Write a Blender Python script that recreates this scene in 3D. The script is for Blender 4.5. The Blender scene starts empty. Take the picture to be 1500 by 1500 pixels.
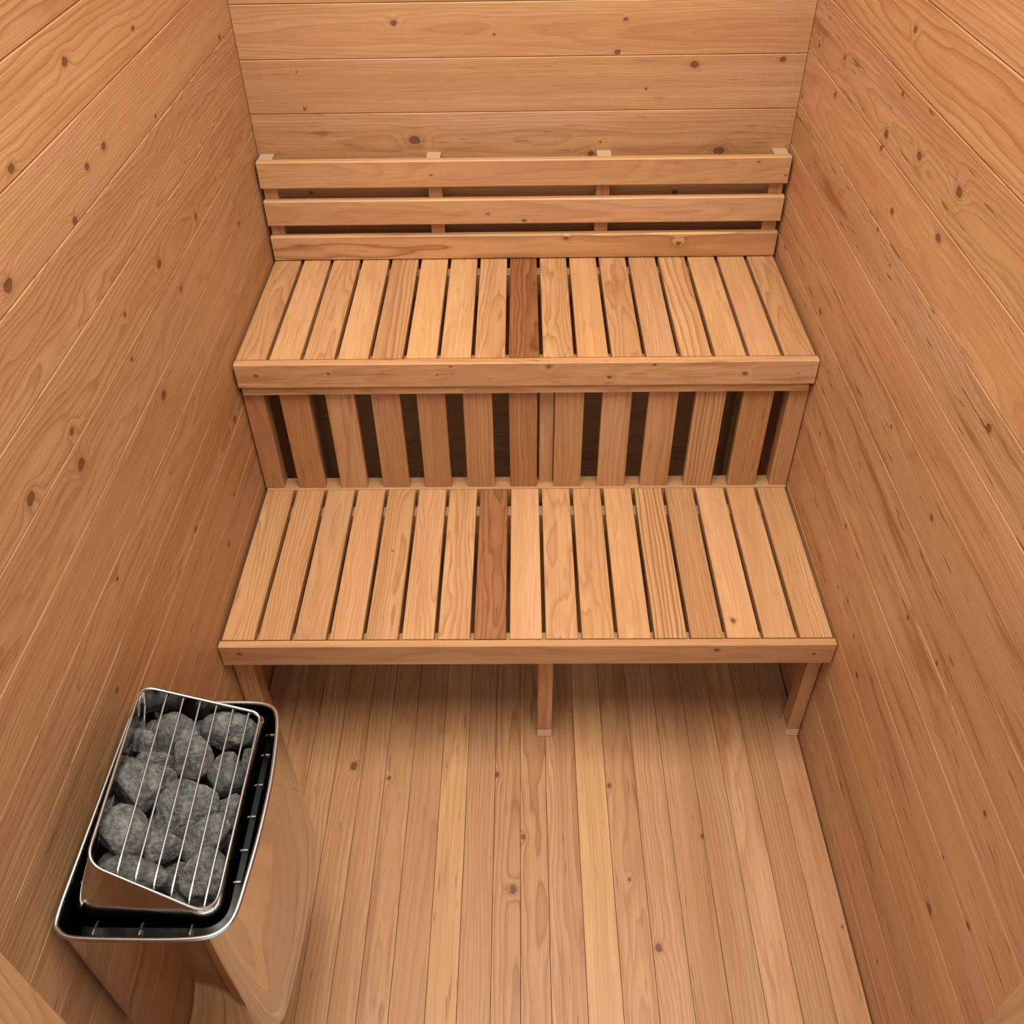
import bpy, math, random
from mathutils import Vector, Matrix, noise as mnoise

C = bpy.context.scene.collection
PI = math.pi

KL = [(0.1474,1.4103,0.009),(0.187,1.2832,0.008),(0.1156,1.2817,0.007),(-0.0787,1.358,0.008),(-0.1816,1.2582,0.009),(0.4812,1.0397,0.008),(0.2588,1.0575,0.009),(0.3198,0.9768,0.008),(0.0811,1.0643,0.005),(0.0555,1.0008,0.005),(0.1228,0.8847,0.009),(-0.1868,0.9872,0.01),(-0.3167,1.0393,0.009),(-0.1763,1.0362,0.006),(0.7245,0.9119,0.008),(0.4061,0.6233,0.008),(0.0771,0.6133,0.006),(0.197,0.4565,0.006),(0.2961,0.5079,0.005),(-0.2165,0.7879,0.004),(0.418,1.3805,0.005),(0.8625,1.2444,0.006),(0.4155,1.246,0.005),(0.0289,1.2417,0.007),(-0.5863,0.8128,0.013),(-0.3323,0.6672,0.005)]
KR = [(0.4109,1.3658,0.008),(0.8999,1.2048,0.006),(0.7203,1.234,0.007),(0.3935,1.2739,0.006),(0.2664,1.2246,0.008),(0.101,1.2371,0.011),(0.4202,1.2003,0.009),(0.4269,1.1746,0.008),(0.3105,1.113,0.006),(0.1195,1.1583,0.008),(0.2602,1.0418,0.004),(0.5299,0.7954,0.008),(0.9519,1.0854,0.006),(0.7316,1.1627,0.006),(0.3493,1.0622,0.004),(0.3654,0.6039,0.005),(0.0745,0.8425,0.004),(-0.0655,0.9751,0.006),(-0.1874,1.0393,0.007),(-0.1396,0.8321,0.006),(0.124,0.5658,0.005),(0.0763,0.4454,0.004),(0.0221,0.4655,0.005),(-0.1347,0.5815,0.005),(-0.184,0.6528,0.005),(-0.0442,0.4403,0.005),(-0.1021,0.3981,0.006),(-0.2987,0.6813,0.004),(-0.5325,0.3771,0.008),(-0.6061,0.4841,0.006),(-0.6269,0.5799,0.009),(-0.525,0.6454,0.005),(-0.5009,0.0987,0.004),(-0.5039,0.4825,0.004)]
KB = [(-0.2741,1.2396,0.007),(0.2168,1.2415,0.006),(-0.061,1.2152,0.003),(0.204,1.1771,0.006),(-0.1073,1.1702,0.004),(0.3736,1.1491,0.009),(0.5628,1.1583,0.007),(-0.4945,1.1444,0.003),(-0.4943,1.0661,0.005),(-0.25,0.9938,0.011),(0.2717,1.1003,0.003),(0.1766,0.9854,0.003),(0.4513,0.9621,0.01),(0.1558,0.958,0.007),(0.36,0.864,0.008),(-0.5075,0.8715,0.005)]
KF = [(-0.3825,-0.0419,0.01),(-0.3016,-0.0721,0.005),(-0.0647,-0.0642,0.006),(-0.0081,-0.2113,0.006),(-0.0285,-0.3232,0.009),(0.2038,-0.3029,0.005),(0.2471,-0.4353,0.008),(0.3633,-0.2098,0.005),(0.179,-0.0931,0.005),(0.6033,-0.3978,0.003)]
KUF = [(-0.5657,0.6964,0.004),(-0.4124,0.7002,0.004),(-0.1535,0.7159,0.0025),(-0.1834,0.6953,0.0025),(0.051,0.7139,0.005),(0.1788,0.6865,0.006),(0.2711,0.7169,0.004),(0.4626,0.6927,0.0045),(0.5741,0.6932,0.002)]
KLF = [(-0.5749,0.3411,0.004),(0.3793,0.3483,0.005),(0.5731,0.3347,0.004)]
KBR = [(-0.2109,0.9342,0.0025),(0.5352,0.9566,0.0025),(0.6021,0.9252,0.003),(-0.0835,0.8401,0.0035),(0.002,0.8222,0.006),(0.103,0.7765,0.006),(0.3739,0.76,0.006)]
STONES = [('A',-0.5196,-0.3983,0.6479,0.0344,0.0305,0),('B',-0.4496,-0.3736,0.6157,0.0442,0.0299,-8),('C',-0.5589,-0.4139,0.6484,0.0147,0.0227,0),('D',-0.4844,-0.4308,0.6317,0.0329,0.034,0),('E',-0.4386,-0.4372,0.6106,0.0273,0.034,5),('F',-0.5337,-0.4836,0.6544,0.0444,0.0389,0),('G',-0.4754,-0.5037,0.6275,0.0468,0.0381,35),('H',-0.4165,-0.4014,0.5828,0.0177,0.0243,0),('I',-0.4268,-0.4837,0.5876,0.0244,0.025,0),('J',-0.5374,-0.559,0.6561,0.0364,0.0358,0),('K',-0.4925,-0.567,0.6354,0.0299,0.0245,10),('L',-0.4403,-0.5404,0.6114,0.0404,0.0248,38),('M',-0.5129,-0.6094,0.6448,0.0487,0.0263,0),('N',-0.4323,-0.5976,0.6077,0.0344,0.0403,0),('O',-0.4779,-0.5879,0.6111,0.0228,0.0209,0),('P',-0.5822,-0.4041,0.6591,0.0119,0.0176,0),('Q',-0.577,-0.4669,0.6567,0.0145,0.0348,0),('R',-0.5747,-0.529,0.6557,0.0115,0.0185,0),('S',-0.5599,-0.5165,0.6489,0.0123,0.0109,0),('T',-0.5612,-0.5944,0.6494,0.0147,0.02,0),('U',-0.5162,-0.5309,0.6287,0.0123,0.0232,0),('V',-0.5403,-0.4312,0.6398,0.031,0.0169,0),('W',-0.4978,-0.358,0.6203,0.015,0.0139,0),('X',-0.5029,-0.4636,0.6226,0.01,0.01,0),('Y',-0.4203,-0.5296,0.5845,0.0109,0.0192,0),('Z',-0.4632,-0.6195,0.6043,0.0199,0.0165,0),('a',-0.5613,-0.3642,0.6495,0.0202,0.0138,0),('b',-0.4678,-0.4254,0.6064,0.0127,0.0198,0)]

# ------------------------------------------------------------------ helpers
def tag(o, label=None, cat=None, group=None, kind=None):
    if label: o['label'] = label
    if cat: o['category'] = cat
    if group: o['group'] = group
    if kind: o['kind'] = kind
    return o

def empty(name, loc, label, cat, group=None):
    o = bpy.data.objects.new(name, None)
    o.location = loc
    o.empty_display_size = .05
    C.objects.link(o)
    return tag(o, label, cat, group)

def link(name, me, mat, parent=None):
    o = bpy.data.objects.new(name, me)
    if mat: me.materials.append(mat)
    C.objects.link(o)
    if parent:
        o.parent = parent
        o.matrix_parent_inverse = Matrix.Translation(-parent.location)
    return o

# ------------------------------------------------------------------ materials
def nodes_of(name):
    m = bpy.data.materials.new(name)
    m.use_nodes = True
    nt = m.node_tree
    nt.nodes.clear()
    return m, nt

class NT:
    def __init__(s, nt): s.t = nt
    def n(s, typ, **kw):
        o = s.t.nodes.new(typ)
        for k, v in kw.items(): setattr(o, k, v)
        return o
    def put(s, sock, v):
        if hasattr(v, 'is_linked') or isinstance(v, bpy.types.NodeSocket): s.t.links.new(v, sock)
        else: sock.default_value = v
    def math(s, op, a, b=0.0, c=0.0, clamp=False):
        o = s.n('ShaderNodeMath', operation=op, use_clamp=clamp)
        for i, v in enumerate((a, b, c)): s.put(o.inputs[i], v)
        return o.outputs[0]
    def vm(s, op, a, b=(0, 0, 0)):
        o = s.n('ShaderNodeVectorMath', operation=op)
        s.put(o.inputs[0], a); s.put(o.inputs[1], b)
        return o.outputs['Value'] if op in ('LENGTH', 'DOT_PRODUCT') else o.outputs[0]
    def sep(s, v):
        o = s.n('ShaderNodeSeparateXYZ'); s.put(o.inputs[0], v); return o.outputs
    def comb(s, x, y, z):
        o = s.n('ShaderNodeCombineXYZ')
        for i, v in enumerate((x, y, z)): s.put(o.inputs[i], v)
        return o.outputs[0]
    def noise(s, vec, scale=1.0, detail=2.0, rough=.5):
        o = s.n('ShaderNodeTexNoise')
        s.put(o.inputs['Vector'], vec); o.inputs['Scale'].default_value = scale
        o.inputs['Detail'].default_value = detail; o.inputs['Roughness'].default_value = rough
        return o.outputs
    def ramp(s, f, pts, interp='LINEAR'):
        o = s.n('ShaderNodeValToRGB'); s.put(o.inputs[0], f)
        cr = o.color_ramp; cr.interpolation = interp
        while len(cr.elements) < len(pts): cr.elements.new(.5)
        for e, (p, c) in zip(cr.elements, pts):
            e.position = p; e.color = (c, c, c, 1) if not isinstance(c, tuple) else (*c, 1)
        return o.outputs[0]
    def smooth(s, f, lo, hi, a=0.0, b=1.0):
        o = s.n('ShaderNodeMapRange', interpolation_type='SMOOTHSTEP')
        s.put(o.inputs[0], f)
        for i, v in zip((1, 2, 3, 4), (lo, hi, a, b)): s.put(o.inputs[i], v)
        return o.outputs[0]
    def mix(s, f, a, b, blend='MIX'):
        o = s.n('ShaderNodeMix', data_type='RGBA', blend_type=blend)
        s.put(o.inputs[0], f)
        for i, v in ((6, a), (7, b)):
            s.put(o.inputs[i], (*v, 1) if isinstance(v, tuple) and len(v) == 3 else v)
        return o.outputs[2]

def wood_material():
    m, t = nodes_of('cedar_wood')
    N = NT(t)
    out = N.n('ShaderNodeOutputMaterial'); bs = N.n('ShaderNodeBsdfPrincipled')
    t.links.new(bs.outputs[0], out.inputs[0])
    G = N.n('ShaderNodeAttribute', attribute_name='grain').outputs['Vector']
    K = N.n('ShaderNodeAttribute', attribute_name='knot').outputs['Vector']
    T = N.n('ShaderNodeAttribute', attribute_name='tone').outputs['Vector']
    B = N.n('ShaderNodeAttribute', attribute_name='figure').outputs['Vector']   # ring spacing, waviness, streaks
    L, red, con = N.sep(T)[0], N.sep(T)[1], N.sep(T)[2]
    spc, wav, stk = N.sep(B)[0], N.sep(B)[1], N.sep(B)[2]
    u, v, w = N.sep(G)[0], N.sep(G)[1], N.sep(G)[2]
    # knot distance
    du, dv, ks = N.sep(K)[0], N.sep(K)[1], N.sep(K)[2]
    kn = N.noise(G, 90.0, 2.0)[0]
    du2 = N.math('MULTIPLY', du, .72)
    kd0 = N.math('SQRT', N.math('ADD', N.math('MULTIPLY', du2, du2), N.math('MULTIPLY', dv, dv)))
    kd = N.math('MULTIPLY', kd0, N.math('ADD', .52, N.math('MULTIPLY', kn, .96)))
    q = N.math('DIVIDE', kd0, N.math('MAXIMUM', N.math('MULTIPLY', ks, 2.7), .0004))
    swirl = N.math('EXPONENT', N.math('MULTIPLY', N.math('MULTIPLY', q, q), -1.0))
    # wobble of the growth rings
    n1 = N.noise(N.vm('MULTIPLY', G, (2.1, 11., 11.)), 1.0, 2.0)[1]
    n2 = N.noise(N.vm('MULTIPLY', G, (9., 55., 55.)), 1.0, 1.0)[1]
    a1 = N.vm('SUBTRACT', n1, (.5, .5, .5)); a2 = N.vm('SUBTRACT', n2, (.5, .5, .5))
    wv = N.math('ADD', v, N.math('ADD', N.math('MULTIPLY', N.sep(a1)[0], N.math('MULTIPLY', wav, .055)), N.math('MULTIPLY', N.sep(a2)[0], N.math('MULTIPLY', wav, .008))))
    ww = N.math('ADD', w, N.math('ADD', N.math('MULTIPLY', N.sep(a1)[1], N.math('MULTIPLY', wav, .055)), N.math('MULTIPLY', N.sep(a2)[1], N.math('MULTIPLY', wav, .008))))
    r = N.math('SQRT', N.math('ADD', N.math('MULTIPLY', wv, wv), N.math('MULTIPLY', ww, ww)))
    r = N.math('ADD', r, N.math('MULTIPLY', swirl, N.math('MULTIPLY', ks, 1.9)))
    ph = N.math('ADD', N.math('DIVIDE', r, spc), N.math('MULTIPLY', N.noise(r, 60.0, 1.0)[0], 1.2))
    fr = N.math('FRACT', ph)
    ring = N.ramp(fr, [(0.0, .12), (.10, 0.0), (.45, .10), (.80, .62), (.91, 1.0), (1.0, .12)])
    # soft sap bands over several rings
    band = N.noise(N.math('MULTIPLY', ph, .23), 1.0, 1.0)[0]
    # base colours of the board
    golden = (.500, .286, .124); salmon = (.448, .224, .100)
    base = N.mix(red, golden, salmon)
    deep = N.math('SUBTRACT', red, 1.0, clamp=True)
    pk = N.noise(N.vm('MULTIPLY', G, (1.0, 7., 7.)), 1.0, 1.0)[1]
    base = N.mix(N.smooth(N.sep(pk)[1], .50, .66, 0.0, .60), base, (.515, .278, .158))
    base = N.mix(N.smooth(N.sep(pk)[2], .52, .66, 0.0, .55), base, (.43, .222, .078))
    mot = N.noise(N.vm('MULTIPLY', G, (1.3, 9., 9.)), 1.0, 3.0, .55)[0]
    base = N.mix(N.smooth(mot, .40, .68, 0.0, .42), base, (.405, .190, .084))
    base = N.mix(N.smooth(band, .35, .70, 0.0, .40), base, (.56, .335, .170))
    hs = N.noise(N.vm('MULTIPLY', G, (.8, 15., 15.)), 1.0, 1.0)[0]
    base = N.mix(N.smooth(hs, .49, .56, 0.0, .34), base, (.385, .178, .074))
    fine = N.noise(N.vm('MULTIPLY', G, (6., 430., 430.)), 1.0, 2.0)[0]
    late = (.235, .088, .030)
    col = N.mix(N.math('MULTIPLY', ring, N.math('MULTIPLY', con, 1.35), clamp=True), base, late)
    col = N.mix(N.math('MULTIPLY', N.math('SUBTRACT', fine, .40, clamp=True), 1.45), col, (.33, .138, .05))
    col = N.mix(N.math('MULTIPLY', deep, .85), col, N.mix(1.0, col, (.72, .44, .22), 'MULTIPLY'))
    # long dark mineral streaks and little flecks
    st = N.noise(N.vm('MULTIPLY', G, (2.2, 38., 38.)), 1.0, 3.0, .6)[0]
    col = N.mix(N.math('MULTIPLY', N.smooth(st, .54, .70), stk), col, (.28, .105, .038))
    fl = N.noise(N.vm('MULTIPLY', G, (14., 150., 150.)), 1.0, 1.0)[0]
    col = N.mix(N.math('MULTIPLY', N.smooth(fl, .655, .76), N.math('MULTIPLY', stk, .9)), col, (.13, .048, .02))
    # knots
    halo = N.smooth(N.math('DIVIDE', kd, N.math('MAXIMUM', ks, .0003)), 2.6, .8)
    col = N.mix(N.math('MULTIPLY', halo, .45), col, (.27, .105, .042))
    core = N.math('DIVIDE', kd, N.math('MAXIMUM', ks, .0003))
    kring = N.math('ABSOLUTE', N.math('SINE', N.math('MULTIPLY', kd0, 1500.0)))
    kcol = N.mix(N.math('MULTIPLY', kring, .5), (.15, .062, .027), (.075, .031, .015))
    kcol = N.mix(N.smooth(core, .68, .95), kcol, (.055, .023, .012))
    col = N.mix(N.smooth(core, 1.15, .80, 0.0, .88), col, kcol)
    col = N.mix(N.math('MULTIPLY', red, -1.0, clamp=True), col, (.60, .43, .26))
    # board lightness
    col = N.mix(1.0, col, N.comb(L, L, L), 'MULTIPLY')
    t.links.new(col, bs.inputs['Base Color'])
    rough = N.math('ADD', .50, N.math('MULTIPLY', ring, -.08))
    t.links.new(rough, bs.inputs['Roughness'])
    bs.inputs['Specular IOR Level'].default_value = .35
    bp = N.n('ShaderNodeBump'); bp.inputs['Strength'].default_value = .12; bp.inputs['Distance'].default_value = .002
    h = N.math('ADD', N.math('MULTIPLY', ring, .5), N.math('ADD', fine, N.math('MULTIPLY', N.smooth(core, 1.0, .6), -1.0)))
    t.links.new(h, bp.inputs['Height']); t.links.new(bp.outputs[0], bs.inputs['Normal'])
    return m

def stone_material():
    m, t = nodes_of('grey_stone')
    N = NT(t)
    out = N.n('ShaderNodeOutputMaterial'); bs = N.n('ShaderNodeBsdfPrincipled')
    t.links.new(bs.outputs[0], out.inputs[0])
    tc = N.n('ShaderNodeTexCoord').outputs['Object']
    rnd = N.n('ShaderNodeObjectInfo').outputs['Random']
    p = N.vm('ADD', tc, N.comb(N.math('MULTIPLY', rnd, 7.0), N.math('MULTIPLY', rnd, 3.0), rnd))
    a = N.noise(p, 40.0, 8.0, .74)[0]
    b = N.noise(p, 190.0, 4.0, .7)[0]
    c = N.noise(p, 14.0, 2.0)[0]
    col = N.ramp(a, [(.36, (.028, .030, .027)), (.5, (.13, .129, .116)), (.62, (.38, .368, .325))])
    col = N.mix(N.smooth(b, .35, .75, 0.0, .6), N.mix(.6, col, (.035, .038, .036)), N.mix(.6, col, (.36, .352, .315)))
    col = N.mix(N.smooth(c, .55, .75, 0.0, .35), col, (.15, .115, .082))
    v = N.math('ADD', .82, N.math('MULTIPLY', rnd, .40))
    col = N.mix(1.0, col, N.comb(v, v, v), 'MULTIPLY')
    t.links.new(col, bs.inputs['Base Color']); bs.inputs['Roughness'].default_value = .85
    bp = N.n('ShaderNodeBump'); bp.inputs['Strength'].default_value = 1.0; bp.inputs['Distance'].default_value = .006
    t.links.new(N.math('ADD', a, N.math('MULTIPLY', b, .5)), bp.inputs['Height'])
    t.links.new(bp.outputs[0], bs.inputs['Normal'])
    return m

def metal_material(name, col, rough, wob=0.0):
    m, t = nodes_of(name)
    N = NT(t)
    out = N.n('ShaderNodeOutputMaterial'); bs = N.n('ShaderNodeBsdfPrincipled')
    t.links.new(bs.outputs[0], out.inputs[0])
    bs.inputs['Base Color'].default_value = (*col, 1); bs.inputs['Metallic'].default_value = 1.0
    tc = N.n('ShaderNodeTexCoord').outputs['Object']
    f = N.noise(tc, 60.0, 3.0)[0]
    t.links.new(N.math('ADD', rough, N.math('MULTIPLY', f, .05)), bs.inputs['Roughness'])
    if wob:
        bp = N.n('ShaderNodeBump'); bp.inputs['Strength'].default_value = wob; bp.inputs['Distance'].default_value = .01
        t.links.new(N.noise(tc, 7.0, 1.0)[0], bp.inputs['Height']); t.links.new(bp.outputs[0], bs.inputs['Normal'])
    return m

WOOD = wood_material()
STONE = stone_material()
BASKET = metal_material('basket_steel', (.50, .48, .455), .11)
STEEL = metal_material('polished_steel', (.62, .59, .56), .035, .05)
BLACK = metal_material('gap_shade_steel', (.03, .03, .03), .5)  # near-black stand-in for the shade in the gaps between stones
RIM = metal_material('rim_steel', (.47, .455, .44), .25)
DARK = metal_material('dark_steel', (.05, .05, .05), .18)

# ------------------------------------------------------------------ board builder
class Wood:
    """collects boards; every board has its own grain, growth-ring centre and tone"""
    def __init__(s): s.v = []; s.f = []; s.g = []; s.k = []; s.t = []; s.b = []
    def quad(s, pts, cs):
        i = len(s.v); s.v += [tuple(p) for p in pts]; s.f.append(tuple(range(i, i + len(pts))))
        for g, k, t, b in cs: s.g += g; s.k += k; s.t += t; s.b += b
    def board(s, o, U, V, W, L, wd, th, seed, tone=(1, .3, .5), ch=.0015, knots=(), front_only=False, end=None, fig=None, pith=None, u_off=None):
        """o: corner; U length, V width, W outward normal of the front face. knots: (u, v, size) in board metres"""
        R = random.Random(seed)
        o, U, V, W = Vector(o), Vector(U), Vector(V), Vector(W)
        uo = R.uniform(-40, 40) if u_off is None else u_off
        if pith is None:
            if R.random() < .55: pith = (wd * R.uniform(.1, .9), R.uniform(.03, .075))       # flat sawn: cathedrals
            else: pith = (wd * R.choice((-1, 1)) * R.uniform(.9, 2.4), R.uniform(.02, .10))   # straight grained
        pv, pw = pith
        tv, tw = R.uniform(-.012, .012), R.choice((-1, 1)) * R.uniform(.004, .022)
        if fig is None: fig = (R.uniform(.0042, .0085), R.uniform(.4, 1.0), R.uniform(.0, .55))
        ks = sorted(knots)
        cuts = [0.0]
        for a, b in zip(ks, ks[1:]): cuts.append((a[0] + b[0]) / 2)
        cuts.append(L)
        segs = []
        for i in range(len(cuts) - 1): segs.append((cuts[i], cuts[i + 1], ks[i] if ks else None))
        sc = R.uniform(.9, 1.1)
        segs = [(a, b, (k[0], k[1], k[2] * R.uniform(.60, .85)) if k else None) for a, b, k in segs]
        def cor(u, v, w, k):
            g = (u + uo, (v - pv + tv * (u - L / 2)) * sc + 0.0, (w - th + pw + tw * (u - L / 2)) * sc)
            kk = (u - k[0], v - k[1], k[2]) if k else (9., 9., .0001)
            return (g, kk, tone, fig)
        def P(u, v, w): return o + U * u + V * v + W * (w - th)   # w = th is the front face (plane of o)
        c = ch
        prof = [(0, 0), (0, th - c), (c, th), (wd - c, th), (wd, th - c), (wd, 0)]
        if not front_only: prof = [(c, 0), (0, c), (0, th - c), (c, th), (wd - c, th), (wd, th - c), (wd, c), (wd - c, 0)]
        flip = U.cross(V).dot(W) < 0
        n = len(prof)
        for a, b, k in segs:
            for i in range(n if not front_only else n - 1):
                (v0, w0), (v1, w1) = prof[i], prof[(i + 1) % n]
                q = [(a, v0, w0), (b, v0, w0), (b, v1, w1), (a, v1, w1)]
                if not flip: q = q[::-1]
                q = [q[0], q[1], q[2], q[3]]
                s.quad([P(*x) for x in q], [cor(*x, k) for x in q])
        for u, rev in ((0, False), (L, True)):
            k = segs[0][2] if u == 0 else segs[-1][2]
            q = [(u, v, w) for v, w in prof]
            if rev: q = q[::-1]
            if flip: q = q[::-1]
            q = q[::-1]
            e = [cor(*x, k) for x in q]
            if end: e = [(g, kk, end, f) for g, kk, _, f in e]
            s.quad([P(*x) for x in q], e)
        return s
    def build(s, name, parent=None, mat=None):
        me = bpy.data.meshes.new(name)
        me.from_pydata([tuple(x) for x in s.v], [], s.f)
        for nm, d in (('grain', s.g), ('knot', s.k), ('tone', s.t), ('figure', s.b)):
            at = me.attributes.new(nm, 'FLOAT_VECTOR', 'CORNER')
            at.data.foreach_set('vector', [float(x) for x in d])
        # weld shared corners so each board is one closed surface
        import bmesh
        bm = bmesh.new(); bm.from_mesh(me)
        bmesh.ops.remove_doubles(bm, verts=bm.verts, dist=1e-6)
        bmesh.ops.recalc_face_normals(bm, faces=bm.faces)
        bm.to_mesh(me); bm.free()
        return link(name, me, mat or WOOD, parent)

X, Y, Z = (1, 0, 0), (0, 1, 0), (0, 0, 1)
mX, mY, mZ = (-1, 0, 0), (0, -1, 0), (0, 0, -1)

def stick(name, parent, x0, x1, y0, y1, z0, z1, along, face, seed, tone, knots=(), **kw):
    """a single board between the given limits; face = axis of the shown side"""
    b = Wood()
    if along == 'x' and face == '-y': b.board((x0, y0, z0), X, Z, mY, x1 - x0, z1 - z0, y1 - y0, seed, tone, knots=knots, **kw)
    elif along == 'x' and face == 'z': b.board((x0, y0, z1), X, Y, Z, x1 - x0, y1 - y0, z1 - z0, seed, tone, knots=knots, **kw)
    elif along == 'y' and face == 'z': b.board((x0, y0, z1), Y, X, Z, y1 - y0, x1 - x0, z1 - z0, seed, tone, knots=knots, **kw)
    elif along == 'z' and face == '-y': b.board((x0, y0, z0), Z, X, mY, z1 - z0, x1 - x0, y1 - y0, seed, tone, knots=knots, **kw)
    return b.build(name, parent)

XL, XR, YB, YF, ZC = -.616, .616, .969, -.87, 2.14

# ------------------------------------------------------------------ setting
def plank_wall(name, o_of, U, W, L, seams, V, u_of, knots, seed, tones, figs=None):
    b = Wood()
    for i, (a, c) in enumerate(zip(seams, seams[1:])):
        kk = [(u_of(k[0]), k[1] - a, k[2]) for k in knots if a + .003 < k[1] < c - .003]
        tn = tones[i % len(tones)]
        b.board(o_of(a), U, V, W, L, c - a - .0006, .018, seed * 100 + i, tn, ch=.0016, knots=kk, fig=(figs[i % len(figs)] if figs else None))
    o = b.build(name)
    return tag(o, kind='structure')

SZ_L = [-.02, .10, .20, .30, .40, .50, .605, .71, .812, .915, 1.018, 1.121, 1.236, 1.345, 1.46, 1.575, 1.69, 1.80, 1.91, 2.02, 2.16]
SZ_R = [-.02, .052, .155, .262, .370, .478, .580, .675, .776, .878, .977, 1.070, 1.179, 1.297, 1.412, 1.527, 1.64, 1.75, 1.86, 1.97, 2.08, 2.16]
SZ_B = [-.02, .09, .195, .30, .405, .515, .62, .73, .84, .945, 1.055, 1.170, 1.279, 1.39, 1.50, 1.61, 1.72, 1.83, 1.94, 2.05, 2.16]
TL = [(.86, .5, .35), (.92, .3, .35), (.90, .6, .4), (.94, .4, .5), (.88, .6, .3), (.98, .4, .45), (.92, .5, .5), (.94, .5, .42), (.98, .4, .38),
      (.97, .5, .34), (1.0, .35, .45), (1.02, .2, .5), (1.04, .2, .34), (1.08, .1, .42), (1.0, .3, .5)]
TR = [(1.04, .4, .3), (1.13, .45, .3), (1.02, .6, .35), (1.16, .5, .3), (1.12, .55, .35), (1.16, .6, .3), (1.11, .5, .3), (1.08, .4, .35), (1.09, .4, .3),
      (1.16, .75, .25), (1.08, .25, .35), (1.20, .75, .22), (1.11, .15, .38), (1.19, .35, .5), (1.19, .4, .4), (1.16, .4, .4)]
FR = [(.006, .4, .7), (.007, .5, .8), (.005, .5, .9), (.008, .5, .7), (.007, .6, .9), (.008, .5, .8), (.006, .6, .8), (.007, .6, 1.0), (.006, .7, .9),
      (.009, .7, .45), (.006, .8, 1.0), (.008, .9, .3), (.006, .8, .8), (.0085, .5, .2), (.009, .5, .2)]
FL = [(.005, .5, .7), (.006, .4, .6), (.005, .5, .8), (.007, .6, .5), (.006, .6, .7), (.006, .8, .6), (.006, .7, .5), (.0065, .8, .5), (.006, .9, .4),
      (.006, .9, .4), (.007, .9, .3), (.0058, 1.25, .2), (.0055, .4, .1), (.012, .9, .1), (.006, .5, .1)]
TB = [(.95, .4, .4), (.97, .45, .35), (.94, .5, .4), (1.0, .4, .3), (.96, .5, .35), (.98, .4, .4), (.95, .5, .3), (1.0, .4, .4), (.98, .4, .4),
      (.95, .5, .30), (.97, .50, .26), (.99, .42, .26), (.98, .42, .30), (1.0, .4, .4)]

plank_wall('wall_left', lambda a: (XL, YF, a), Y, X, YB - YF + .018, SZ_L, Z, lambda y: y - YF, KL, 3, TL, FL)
plank_wall('wall_right', lambda a: (XR, YF, a), Y, mX, YB - YF + .018, SZ_R, Z, lambda y: y - YF, KR, 5, TR, FR)
plank_wall('wall_back', lambda a: (XL + .0015, YB, a), X, mY, XR - XL - .003, SZ_B, Z, lambda x: x - XL, KB, 7, TB)

# floor boards run towards the benches
fl = Wood()
FX = [-.613, -.54, -.482, -.422, -.363, -.311, -.253, -.187, -.13, -.069, -.014, .042, .108, .172, .236, .300, .366, .43, .492, .552, .613]
FT = [(.85, .5, .4), (.90, .5, .4), (.92, .5, .4), (.97, .3, .35), (.94, .7, .3), (.92, .65, .3), (.93, .7, .3), (1.08, .25, .25), (.92, .7, .35), (.95, .5, .55),
      (.96, .4, .55), (.97, .6, .4), (1.12, .0, .15), (.98, .5, .35), (1.02, .4, .4), (.92, .7, .25), (.88, .5, .3), (1.02, .35, .3), (.90, .65, .4), (.94, .85, .15)]
for i, (a, c) in enumerate(zip(FX, FX[1:])):
    kk = [(k[1] + 1.0, k[0] - a, k[2]) for k in KF if a + .002 < k[0] < c - .002]
    fl.board((a, -1.0, 0), Y, X, Z, YB + 1.0, c - a - .0008, .02, 900 + i, FT[i], ch=.0006, knots=kk, fig=(.0062 + .001 * (i % 3), (.4, .7, 1.0)[i % 3], (.25, .5, .15, .6)[i % 4]))
tag(fl.build('floor'), kind='structure')
sf = Wood(); sf.board((-.64, -1.0, -.021), Y, X, Z, 2.0, 1.28, .02, 77, (.25, .5, .1)); tag(sf.build('floor_base'), kind='structure')

# front wall with the doorway the picture is taken through
fw = Wood()
for i, (a, c) in enumerate(zip(SZ_B, SZ_B[1:])):
    if c < 2.0:
        fw.board((-.50, YF, a), mX, Z, Y, .135, c - a - .0006, .018, 1200 + i, (.97, .4, .35), ch=.0016)
        fw.board((.635, YF, a), mX, Z, Y, .145, c - a - .0006, .018, 1300 + i, (.97, .4, .35), ch=.0016)
    else:
        fw.board((.635, YF, a), mX, Z, Y, 1.27, c - a - .0006, .018, 1400 + i, (.97, .4, .35), ch=.0016)
tag(fw.build('wall_front'), kind='structure')
for nm, sx, xj in (('trim_1', 1, -.446), ('trim_2', -1, .430)):
    b = Wood()
    b.board((xj, -.905, 0), Z, Y, (sx, 0, 0), 2.0, .055, .05, 60 + sx, (1.0, .25, .3), ch=.003)
    b.board((xj - sx * .012, -.99, 0), Z, Y, (sx, 0, 0), 2.0, .084, .038, 64 + sx, (.95, .35, .35), ch=.002)
    tag(b.build(nm), kind='structure')
b = Wood(); b.board((-.51, -.99, 2.0), X, Y, mZ, 1.0, .14, .04, 68, (.97, .3, .3), ch=.003); tag(b.build('trim_3'), kind='structure')


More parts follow.
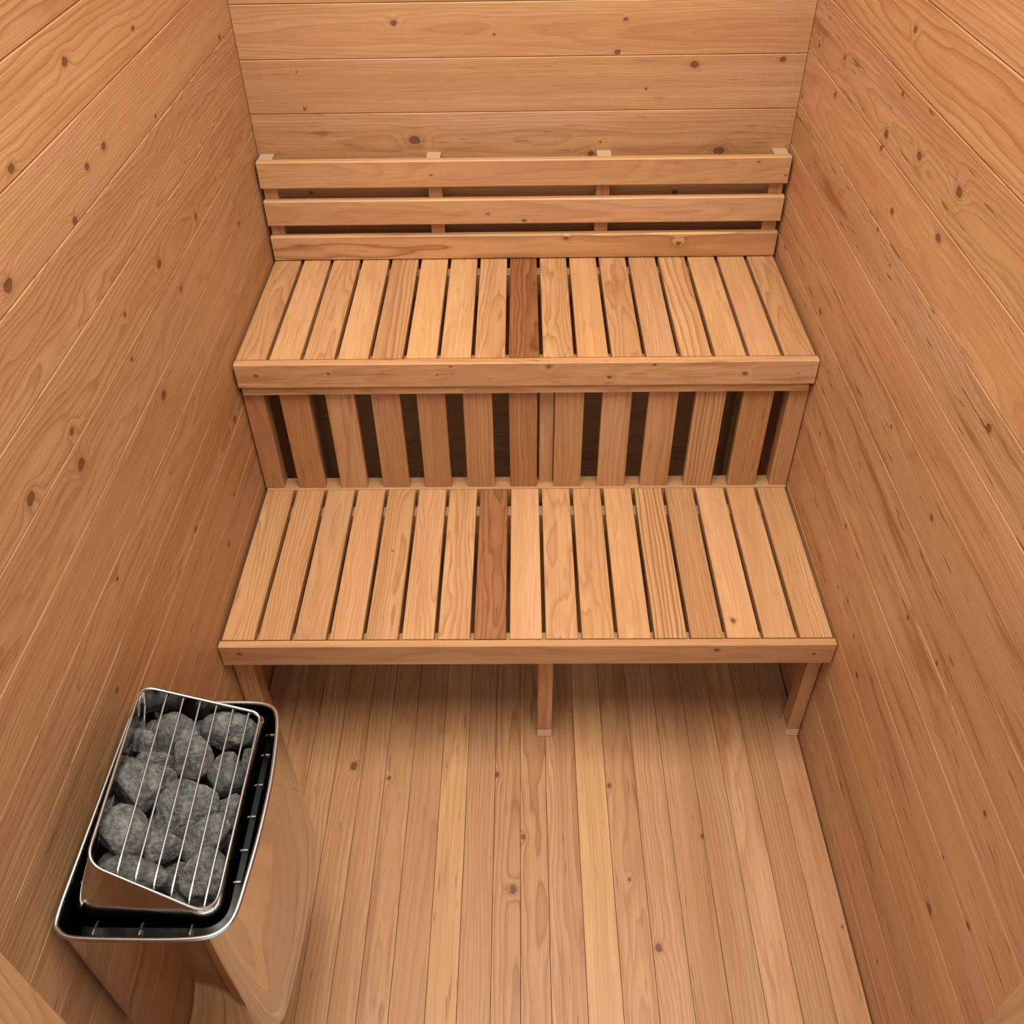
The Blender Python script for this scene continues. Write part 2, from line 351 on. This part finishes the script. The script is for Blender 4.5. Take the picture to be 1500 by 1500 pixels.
# ------------------------------------------------------------------ benches
P0, PIT, SW = -.6095, .07215, .0642
UT = [(.98, .5, .45), (1.05, .2, .12), (1.03, .25, .40), (1.08, .15, .10), (.95, .2, .62), (1.10, .15, .08), (1.03, .2, .15), (.97, .2, .50), (.66, 1.85, .75),
      (.99, .25, .50), (1.07, .15, .10), (.95, .4, .50), (.93, .45, .25), (1.02, .2, .62), (1.04, .15, .14), (1.03, .5, .08), (.93, .45, .40)]
LT = [(1.02, .5, .45), (1.05, .2, .45), (.96, .4, .2), (1.10, .2, .3), (.99, .25, .5), (1.05, .3, .35), (1.03, .25, .45), (.76, 1.7, .55), (1.10, .2, .10),
      (1.06, .2, .38), (1.06, .25, .35), (1.10, .2, .15), (1.0, .05, .85), (.92, .75, .38), (1.10, .15, .10), (1.05, .2, .12), (1.03, .05, .42)]

def seat_slats(parent, y0, y1, z, tones, seed, dark_i, dark_label, knots={}):
    for i, tn in enumerate(tones):
        x = P0 + i * PIT
        fig = (.0095, .55, .1) if tn[2] > .6 else ((.0065, 1.1, .25) if i % 2 else (.0052, .7, .25))
        if i == dark_i: fig = (.0062, .8, 1.0)
        o = stick('seat_slat', parent, x, x + SW, y0, y1, z - .019, z, 'y', 'z', seed + i, tn, knots=knots.get(i, ()), ch=.0013, fig=fig)
        if i == dark_i: o['label'] = dark_label

Z1, Z2 = .364, .7235
lower = empty('sauna_bench', (0, .235, 0), 'low slatted cedar bench in front, standing on three legs on the floor', 'bench')
lower['group'] = 'two-tier sauna benches'
seat_slats(lower, .0165, .471, Z1, LT, 300, 7, 'dark reddish brown slat', {13: (), 14: ((.045, .018, .008),), 4: ((.25, .03, .002),)})
stick('front_fascia', lower, -.6125, .6125, -.0015, .0155, .305, Z1 - .0005, 'x', '-y', 21, (1.05, .8, .25), knots=[(k[0] + .6125, k[1] - .305, k[2]) for k in KLF], ch=.0018, fig=(.0045, .4, .2), pith=(.03, .10))
stick('front_rail', lower, -.605, .605, .0165, .050, .283, Z1 - .020, 'x', 'z', 22, (1.0, .4, .3))
stick('back_rail', lower, -.605, .605, .403, .434, .283, Z1 - .020, 'x', 'z', 23, (1.0, .4, .3))
for i, (a, c) in enumerate(((-.6125, -.573), (.0245, .0565), (.5845, .6125))):
    yy = (.033, .075)
    lg = stick('leg', lower, a, c, yy[0], yy[1], .0255, .2825, 'z', '-y', 24 + i, (1.05, 1.15, .35), ch=.0015)
    ft = stick('foot_block', lg, a, c, yy[0], yy[1], .0005, .0250, 'x', '-y', 34 + i, (1.05, -1.0, .05), ch=.0008, end=(1.05, -1.0, .05))
    ft.parent = lg; ft.matrix_parent_inverse = lg.matrix_basis.inverted() @ Matrix.Translation((0, 0, 0))
    ft['label'] = 'pale block under the leg'
for i, a in enumerate((-.605, .570)):
    stick('rear_leg', lower, a, a + .035, .403, .434, .0005, .2825, 'z', '-y', 28 + i, (.9, .4, .3))

upper = empty('sauna_bench', (0, .72, 0), 'high slatted cedar bench at the back, with vertical slats closing its front', 'bench')
upper['group'] = 'two-tier sauna benches'
seat_slats(upper, .478, .950, Z2, UT, 400, 8, 'dark red brown slat')
stick('front_fascia', upper, -.609, .6125, .457, .4770, .665, Z2, 'x', '-y', 41, (1.10, .3, .25), knots=[(k[0] + .609, k[1] - .665, k[2]) for k in KUF], ch=.0018, fig=(.005, .6, .6), pith=(.03, .08))
stick('front_rail', upper, -.605, .605, .4635, .4770, .6425, .6645, 'x', '-y', 42, (1.05, .6, .4), ch=.0012)
stick('seat_rail', upper, -.605, .605, .4785, .520, .645, .7040, 'x', 'z', 43, (1., .4, .3))
stick('seat_rail', upper, -.605, .605, .875, .907, .645, .7040, 'x', 'z', 44, (1.02, .3, .3))
SK = [(-.5335, -.4700), (-.4335, -.3705), (-.3340, -.2715), (-.2350, -.1725), (-.1345, -.0705), (-.0340, .0280), (.0665, .1300), (.1690, .2335), (.2700, .3340), (.3715, .4370), (.4745, .5400)]
ST = [(1.0, 1.25, .30), (1.08, .7, .4), (1.0, 1.2, .3), (.95, 1.25, .25), (1.0, 1.15, .4), (.92, 1.4, .5), (1.03, 1.0, .4), (1.08, .8, .25), (1.05, 1.05, .4), (1.12, .35, .7), (1.02, 1.2, .3)]
stick('skirt_rail', upper, -.609, .6125, .4725, .515, .315, .3655, 'x', 'z', 45, (1.0, .45, .2))
for i, (a, c) in enumerate(SK):
    stick('skirt_slat', upper, a, c, .4780, .4960, .366, .6445, 'z', '-y', 450 + i, ST[i], ch=.0013, fig=(.0085, .8, .2) if i in (1, 6, 8) else ((.0075, .3, .1) if i == 9 else None))
for i, (a, c, y) in enumerate(((-.6125, -.568, .4780), (.5730, .6140, .4780), (.0330, .0655, .4965))):
    stick('post', upper, a, c, y, y + .036, .366, .6445, 'z', '-y', 470 + i, ((.98, 1.3, .3), (1.08, .8, .3), (1.06, .6, .1))[i], ch=.0015)
for i, a in enumerate((-.605, .04, .570)):
    stick('rear_leg', upper, a, a + .035, .875, .907, .0005, .6445, 'z', '-y', 480 + i, (.9, .4, .3))
for i, a in enumerate((-.6125, .033, .5730)):
    stick('front_leg', upper, a, a + .040, .4780, .512, .0005, .3145, 'z', '-y', 490 + i, (.9, .4, .3))

# ------------------------------------------------------------------ backrest on the back wall
rest = empty('backrest', (0, .969, .84), 'three-board cedar backrest fixed to the back wall above the high bench', 'backrest')
for i, (a, c) in enumerate(((-.6085, -.5765), (-.2215, -.1895), (.1700, .2025), (.5730, .6060))):
    stick('post', rest, a, c, .9330, .9690, .7245, .9660, 'z', '-y', 500 + i, (1.12, .05, .45), ch=.001, end=(.72, -.8, .1))
BZ = ((.7245, .7870), (.8135, .8755), (.9045, .9680))
for i, (a, c) in enumerate(BZ):
    kk = [(k[0] + .6085, k[1] - a, k[2]) for k in KBR if a < k[1] < c]
    stick('backrest_board', rest, -.6085, .6085, .914, .9325, a, c, 'x', '-y', (510, 531, 512)[i], ((1.12, .1, .72), (1.03, .45, .22), (1.03, .45, .22))[i], knots=kk, ch=.003,
          fig=((.016, .9, .1), (.0042, .4, .15), (.0042, .5, .15))[i], pith=((.03, .035), (.03, .11), (.05, .10))[i])

# ------------------------------------------------------------------ electric heater on the left wall
import bmesh
def mesh_obj(name, verts, faces, mat, parent, smooth=True):
    me = bpy.data.meshes.new(name); me.from_pydata(verts, [], faces)
    bm = bmesh.new(); bm.from_mesh(me); bmesh.ops.recalc_face_normals(bm, faces=bm.faces); bm.to_mesh(me); bm.free()
    if smooth:
        me.polygons.foreach_set('use_smooth', [True] * len(me.polygons))
        me.set_sharp_from_angle(angle=math.radians(38))
    return link(name, me, mat, parent)

def loft(rings, close_top=False, close_bottom=False):
    n = len(rings[0]); v = [tuple(p) for r in rings for p in r]; f = []
    for a in range(len(rings) - 1):
        for i in range(n):
            j = (i + 1) % n
            f.append((a * n + i, a * n + j, a * n + n + j, a * n + n + i))
    if close_top: f.append(tuple(range(n)))
    if close_bottom: f.append(tuple(range((len(rings) - 1) * n, len(rings) * n)))
    return v, f

def tube(name, pts, rad, mat, parent, closed=False, seg=10):
    pts = [Vector(p) for p in pts]; n = len(pts); rings = []
    up = None
    for i, p in enumerate(pts):
        if closed: t = pts[(i + 1) % n] - pts[i - 1]
        else: t = pts[min(i + 1, n - 1)] - pts[max(i - 1, 0)]
        t.normalize()
        if up is None: up = Vector((0, 0, 1)) if abs(t.z) < .9 else Vector((1, 0, 0))
        a = (up - t * up.dot(t)).normalized(); up = a; b = t.cross(a)
        rings.append([p + a * rad * math.cos(2 * PI * k / seg) + b * rad * math.sin(2 * PI * k / seg) for k in range(seg)])
    if closed:
        v, f = loft(rings + [rings[0]])
    else: v, f = loft(rings, True, True)
    return mesh_obj(name, v, f, mat, parent)

def crom(pts, sub=5):
    n = len(pts); out = []
    for i in range(n):
        p0, p1, p2, p3 = (Vector(pts[(i + k - 1) % n]) for k in range(4))
        for j in range(sub):
            t = j / sub
            out.append(.5 * ((2 * p1) + (p2 - p0) * t + (2 * p0 - 5 * p1 + 4 * p2 - p3) * t * t + (3 * p1 - p0 - 3 * p2 + p3) * t ** 3))
    return out

OUT = [(-.606, -.655), (-.597, -.672), (-.58, -.680), (-.55, -.682), (-.50, -.683), (-.45, -.683), (-.415, -.681), (-.395, -.676), (-.381, -.664), (-.374, -.645), (-.370, -.60),
       (-.367, -.55), (-.366, -.5), (-.367, -.45), (-.371, -.40), (-.376, -.36), (-.384, -.336), (-.397, -.325), (-.42, -.320), (-.47, -.319), (-.53, -.319), (-.575, -.319),
       (-.597, -.324), (-.606, -.338), (-.607, -.42), (-.607, -.5), (-.607, -.58)]
OUT = crom([(x, y, 0) for x, y in OUT])
HC = Vector((-.487, -.50, 0))
def ring_at(z, inset=0.0, tap=0.0):
    r = []
    for p in OUT:
        d = p - HC
        sx = 1 - inset / .12; sy = 1 - inset / .182
        x = HC.x + d.x * sx; y = HC.y + d.y * sy
        x -= tap * max(0, (p.x + .607) / .24)
        r.append((x, y, z))
    return r
heater = empty('sauna_heater', (-.487, -.50, .275), 'polished steel electric sauna heater full of grey stones on the left wall', 'heater')
rings = [ring_at(.618, .0012)]
for z, ins, tp in ((.60, .002, 0), (.55, .002, -.0005), (.48, .002, -.0015), (.41, .002, -.003), (.34, .002, -.0045), (.285, .002, -.005), (.270, .004, -.005), (.260, .009, -.005), (.255, .018, -.005)):
    rings.append(ring_at(z, ins, tp))
v, f = loft(rings, False, True); mesh_obj('casing', v, f, STEEL, heater)
v, f = loft([ring_at(.6175, .0035), ring_at(.545, .0045)], False, True); mesh_obj('inner_liner', v, f, DARK, heater)
tube('casing_rim', ring_at(.6195, .0015), .0034, RIM, heater, closed=True)

def rrect(cs, rads, n=8):
    cs = [Vector(c) for c in cs]; out = []
    for i in range(4):
        p, a, b = cs[i], cs[i - 1], cs[(i + 1) % 4]
        s = p + (a - p).normalized() * rads[i]; e = p + (b - p).normalized() * rads[i]
        for k in range(n + 1):
            t = k / n
            out.append(s * (1 - t) ** 2 + p * (2 * t * (1 - t)) + e * t * t)
        nx = cs[(i + 1) % 4]; e2 = nx + (p - nx).normalized() * rads[(i + 1) % 4]
        for k in range(1, 8): out.append(e.lerp(e2, k / 8))
    return out
BL, BR, TR_, TL_ = Vector((-.546, -.628, .714)), Vector((-.3985, -.658, .633)), Vector((-.4015, -.351, .634)), Vector((-.562, -.353, .705))
RT = [.024, .034, .016, .020]
top = rrect((BL, BR, TR_, TL_), RT)
def base(z, e): return rrect((Vector((-.590 + e, -.660 + e, z)), Vector((-.3885 - e, -.662 + e, z)), Vector((-.3915 - e, -.336 - e, z)), Vector((-.590 + e, -.336 - e, z))), [.03, .036, .022, .025])
ctr = sum(top, Vector()) / len(top)
def inn(r, k): 
    c = sum(r, Vector()) / len(r); return [c + (p - c) * k for p in r]
b0 = base(.610, 0)
mid = [a.lerp(b, .5) + Vector((0, 0, 0)) for a, b in zip(top, b0)]
bi = base(.562, .006)
v, f = loft([inn(bi, 1.0), base(.600, .002), b0, inn(mid, 1.004), top, inn(top, .985), inn(mid, .985), inn(b0, .982), inn(base(.566, .004), .97)], False, True)
mesh_obj('rock_basket', v, f, BASKET, heater)
mesh_obj('basket_shade_floor', *loft([base(.569, .012), base(.5655, .012)], True, True), BLACK, heater, smooth=False)  # added dark plate, its black paints the deep shade between the stones
tube('basket_rim', top, .0022, RIM, heater, closed=True)
for i, (a, b) in enumerate(zip((.215, .352, .490, .627, .765, .900), (.232, .372, .514, .652, .792, .912))):
    p = TL_.lerp(TR_, a) + Vector((0, -.002, -.0005)); q = BL.lerp(BR, b) + Vector((0, .002, -.0005))
    pts = [p + Vector((0, 0, -.006)), p + Vector((0, -.003, .0008))]
    for k in range(1, 10): pts.append(p.lerp(q, k / 10) + Vector((0, 0, .0012)))
    pts += [q + Vector((0, .006, .0008)), q + Vector((0, .002, -.002)), q + Vector((-.001, .0015, -.009))]
    tube('guard_wire', pts, .0015, RIM, heater, seg=8)
def tab(x0, x1, y0, y1, z0, z1):
    v = [(x, y, z) for x in (x0, x1) for y in (y0, y1) for z in (z0, z1)]
    return mesh_obj('spacer_tab', v, [(0, 1, 3, 2), (4, 6, 7, 5), (0, 4, 5, 1), (2, 3, 7, 6), (0, 2, 6, 4), (1, 5, 7, 3)], RIM, heater, smooth=False)
for y in (-.60, -.555, -.505, -.455, -.405, -.37): tab(-.3895, -.3835, y, y + .0022, .598, .6045)
for x in (-.56, -.50, -.435): tab(x, x + .002, -.6685, -.6605, .594, .6035)
for y in (-.60, -.50, -.40): tab(-.5975, -.5905, y, y + .0022, .597, .6045)
v = [(x, y, z) for x in (-.6165, -.6065) for y in (-.60, -.40) for z in (.36, .54)]
mesh_obj('mounting_bracket', v, [(0, 1, 3, 2), (4, 6, 7, 5), (0, 4, 5, 1), (2, 3, 7, 6), (0, 2, 6, 4), (1, 5, 7, 3)], DARK, heater, smooth=False)

# ------------------------------------------------------------------ stones in the heater
LAB = {
 'A': 'rounded grey stone at the far end, just left of the blocky one',
 'B': 'wide blocky stone with a broken face in the far right corner of the heater',
 'C': 'small dark stone left of the rounded far-end stone',
 'D': 'grey stone in the second row, in front of the gap between the two far-end stones',
 'E': 'upright pale-scratched stone right of the second-row stone, under the right wires',
 'F': 'big smooth rounded stone on the left of the heater, second wire crossing it',
 'G': 'biggest stone, tilted oval in the middle of the heater',
 'H': 'dark stone half hidden against the right basket wall near the far end',
 'I': 'rounded stone against the right wall, beside the big middle oval',
 'J': 'pale flat-faced stone on the left, in front of the big rounded one',
 'K': 'small dark round stone near the front, in front of the big middle oval',
 'L': 'slanted oblong stone on the right, above the big front right stone',
 'M': 'wide stone lying against the raised front left edge of the basket',
 'N': 'large square-shouldered stone in the front right corner of the basket',
 'O': 'stone wedged low between the dark round stone and the front right one',
 'P': 'dark sliver of stone at the left basket wall, nearest the far end',
 'Q': 'tall narrow stone along the left wall, beside the big rounded one',
 'R': 'little stone at the left wall just above the pale flat-faced one',
 'S': 'little low stone between the big rounded stone and the pale flat-faced one',
 'T': 'dark small stone in the front left corner, below the pale flat-faced one',
 'U': 'low stone in the gap between the pale flat-faced stone and the middle oval',
 'V': 'flat stone peeking out behind the big smooth rounded stone',
 'W': 'dark stone sunk between the two far-end stones',
 'X': 'tiny light stone in the gap above the left tip of the middle oval',
 'Y': 'low dark stone at the right wall beside the slanted oblong one',
 'Z': 'dark low stone at the front, between the wide stone and the corner stone',
 'a': 'dark stone by the far wall, behind the rounded far-end one',
 'b': 'low stone in the gap left of the upright pale-scratched stone'}
CR, CU, CF = Vector((.9999, .0051, -.0132)), Vector((.0063, .6751, .7377)), Vector((-.0127, .7377, -.6750))
LOW = set('CHIOPQRSTUVWXYZab')
def stone_mesh(seed, rx, ry, rz, rot):
    R = random.Random(seed)
    bm = bmesh.new(); bmesh.ops.create_icosphere(bm, subdivisions=5, radius=1.0)
    planes = []
    for k in range(15):
        d = Vector((R.gauss(0, 1), R.gauss(0, 1), R.gauss(0, 1))).normalized()
        planes.append((d, R.uniform(.66, .93)))
    c, s = math.cos(math.radians(rot)), math.sin(math.radians(rot))
    e1, e2 = CR * c + CU * s, CU * c - CR * s
    off = Vector((R.uniform(-9, 9), R.uniform(-9, 9), R.uniform(-9, 9)))
    for w in bm.verts:
        d = w.co.normalized()
        acc = 1.0
        h = 0.0
        for n, q in planes:                       # smooth minimum over the cut planes
            dn = d.dot(n)
            if dn > .2: h += math.exp(-55 * (q / dn))
        h += math.exp(-55 * 1.02)
        rr = -math.log(h) / 55
        rr += .045 * mnoise.fractal(d * 2.2 + off, 1.0, 2.0, 5) + .026 * mnoise.noise(d * 7 + off) + .016 * mnoise.noise(d * 17 + off) + .008 * mnoise.noise(d * 34 + off)
        p = d * rr * 1.09
        w.co = e1 * (p.x * rx) + e2 * (p.y * ry) + CF * (p.z * rz)
    me = bpy.data.meshes.new('stone'); bm.to_mesh(me); bm.free()
    me.polygons.foreach_set('use_smooth', [True] * len(me.polygons))
    return me
for i, (k, x, y, z, rx, ry, rot) in enumerate(STONES):
    if k == 'X': continue
    dn = 0
    rx, ry = rx * .97, ry * .97
    if k == 'a': dn = .03
    if k in LOW:
        rx, ry = max(rx * 1.12, .016), max(ry * 1.12, .016); dn += .008 + (.010 if k in 'OUbZSWY' else 0)
    me = stone_mesh(40 + i, rx, ry, min(rx, ry) * .85, rot)
    o = link('sauna_stone', me, STONE)
    o.location = (x + {'P': .016, 'Q': .014, 'R': .014, 'C': .008, 'T': .010, 'a': .006}.get(k, 0), y, z - dn - (.012 if k in 'PQRT' else 0))
    tag(o, LAB[k], 'stone', 'grey stones in the heater basket')

# ------------------------------------------------------------------ light
def area(name, loc, rot, sx, sy, power, col):
    l = bpy.data.lights.new(name, 'AREA'); l.shape = 'RECTANGLE'; l.size = sx; l.size_y = sy; l.energy = power; l.color = col
    o = bpy.data.objects.new(name, l); o.location = loc; o.rotation_euler = rot; C.objects.link(o); return o
area('overhead_light', (0, -.5, 3.2), (0, 0, 0), 1.8, 1.8, 121, (1, .968, .862))
w = bpy.data.worlds.new('daylight'); bpy.context.scene.world = w; w.use_nodes = True
bg = w.node_tree.nodes['Background']; bg.inputs[0].default_value = (.92, .96, 1.0, 1); bg.inputs[1].default_value = 1.05

# ------------------------------------------------------------------ camera
cd = bpy.data.cameras.new('camera'); co = bpy.data.objects.new('camera', cd); C.objects.link(co)
cd.sensor_width = 36; cd.lens = 36 * 1357.28 / 1500; cd.clip_start = .02
M = Matrix((( .9998999672, .0062530025, .0126868227), (.0051386845, .6750777368, -.7377287057), (-.0131776110, .7377201022, .6749780747)))
co.matrix_world = Matrix.Translation((-.0031, -1.17545, 1.79693)) @ M.to_4x4()
bpy.context.scene.camera = co
sc = bpy.context.scene
sc.view_settings.view_transform = 'Standard'; sc.view_settings.look = 'None'
sc.view_settings.gamma = 1; sc.view_settings.use_curve_mapping = False
sc.view_settings.exposure = 0.0
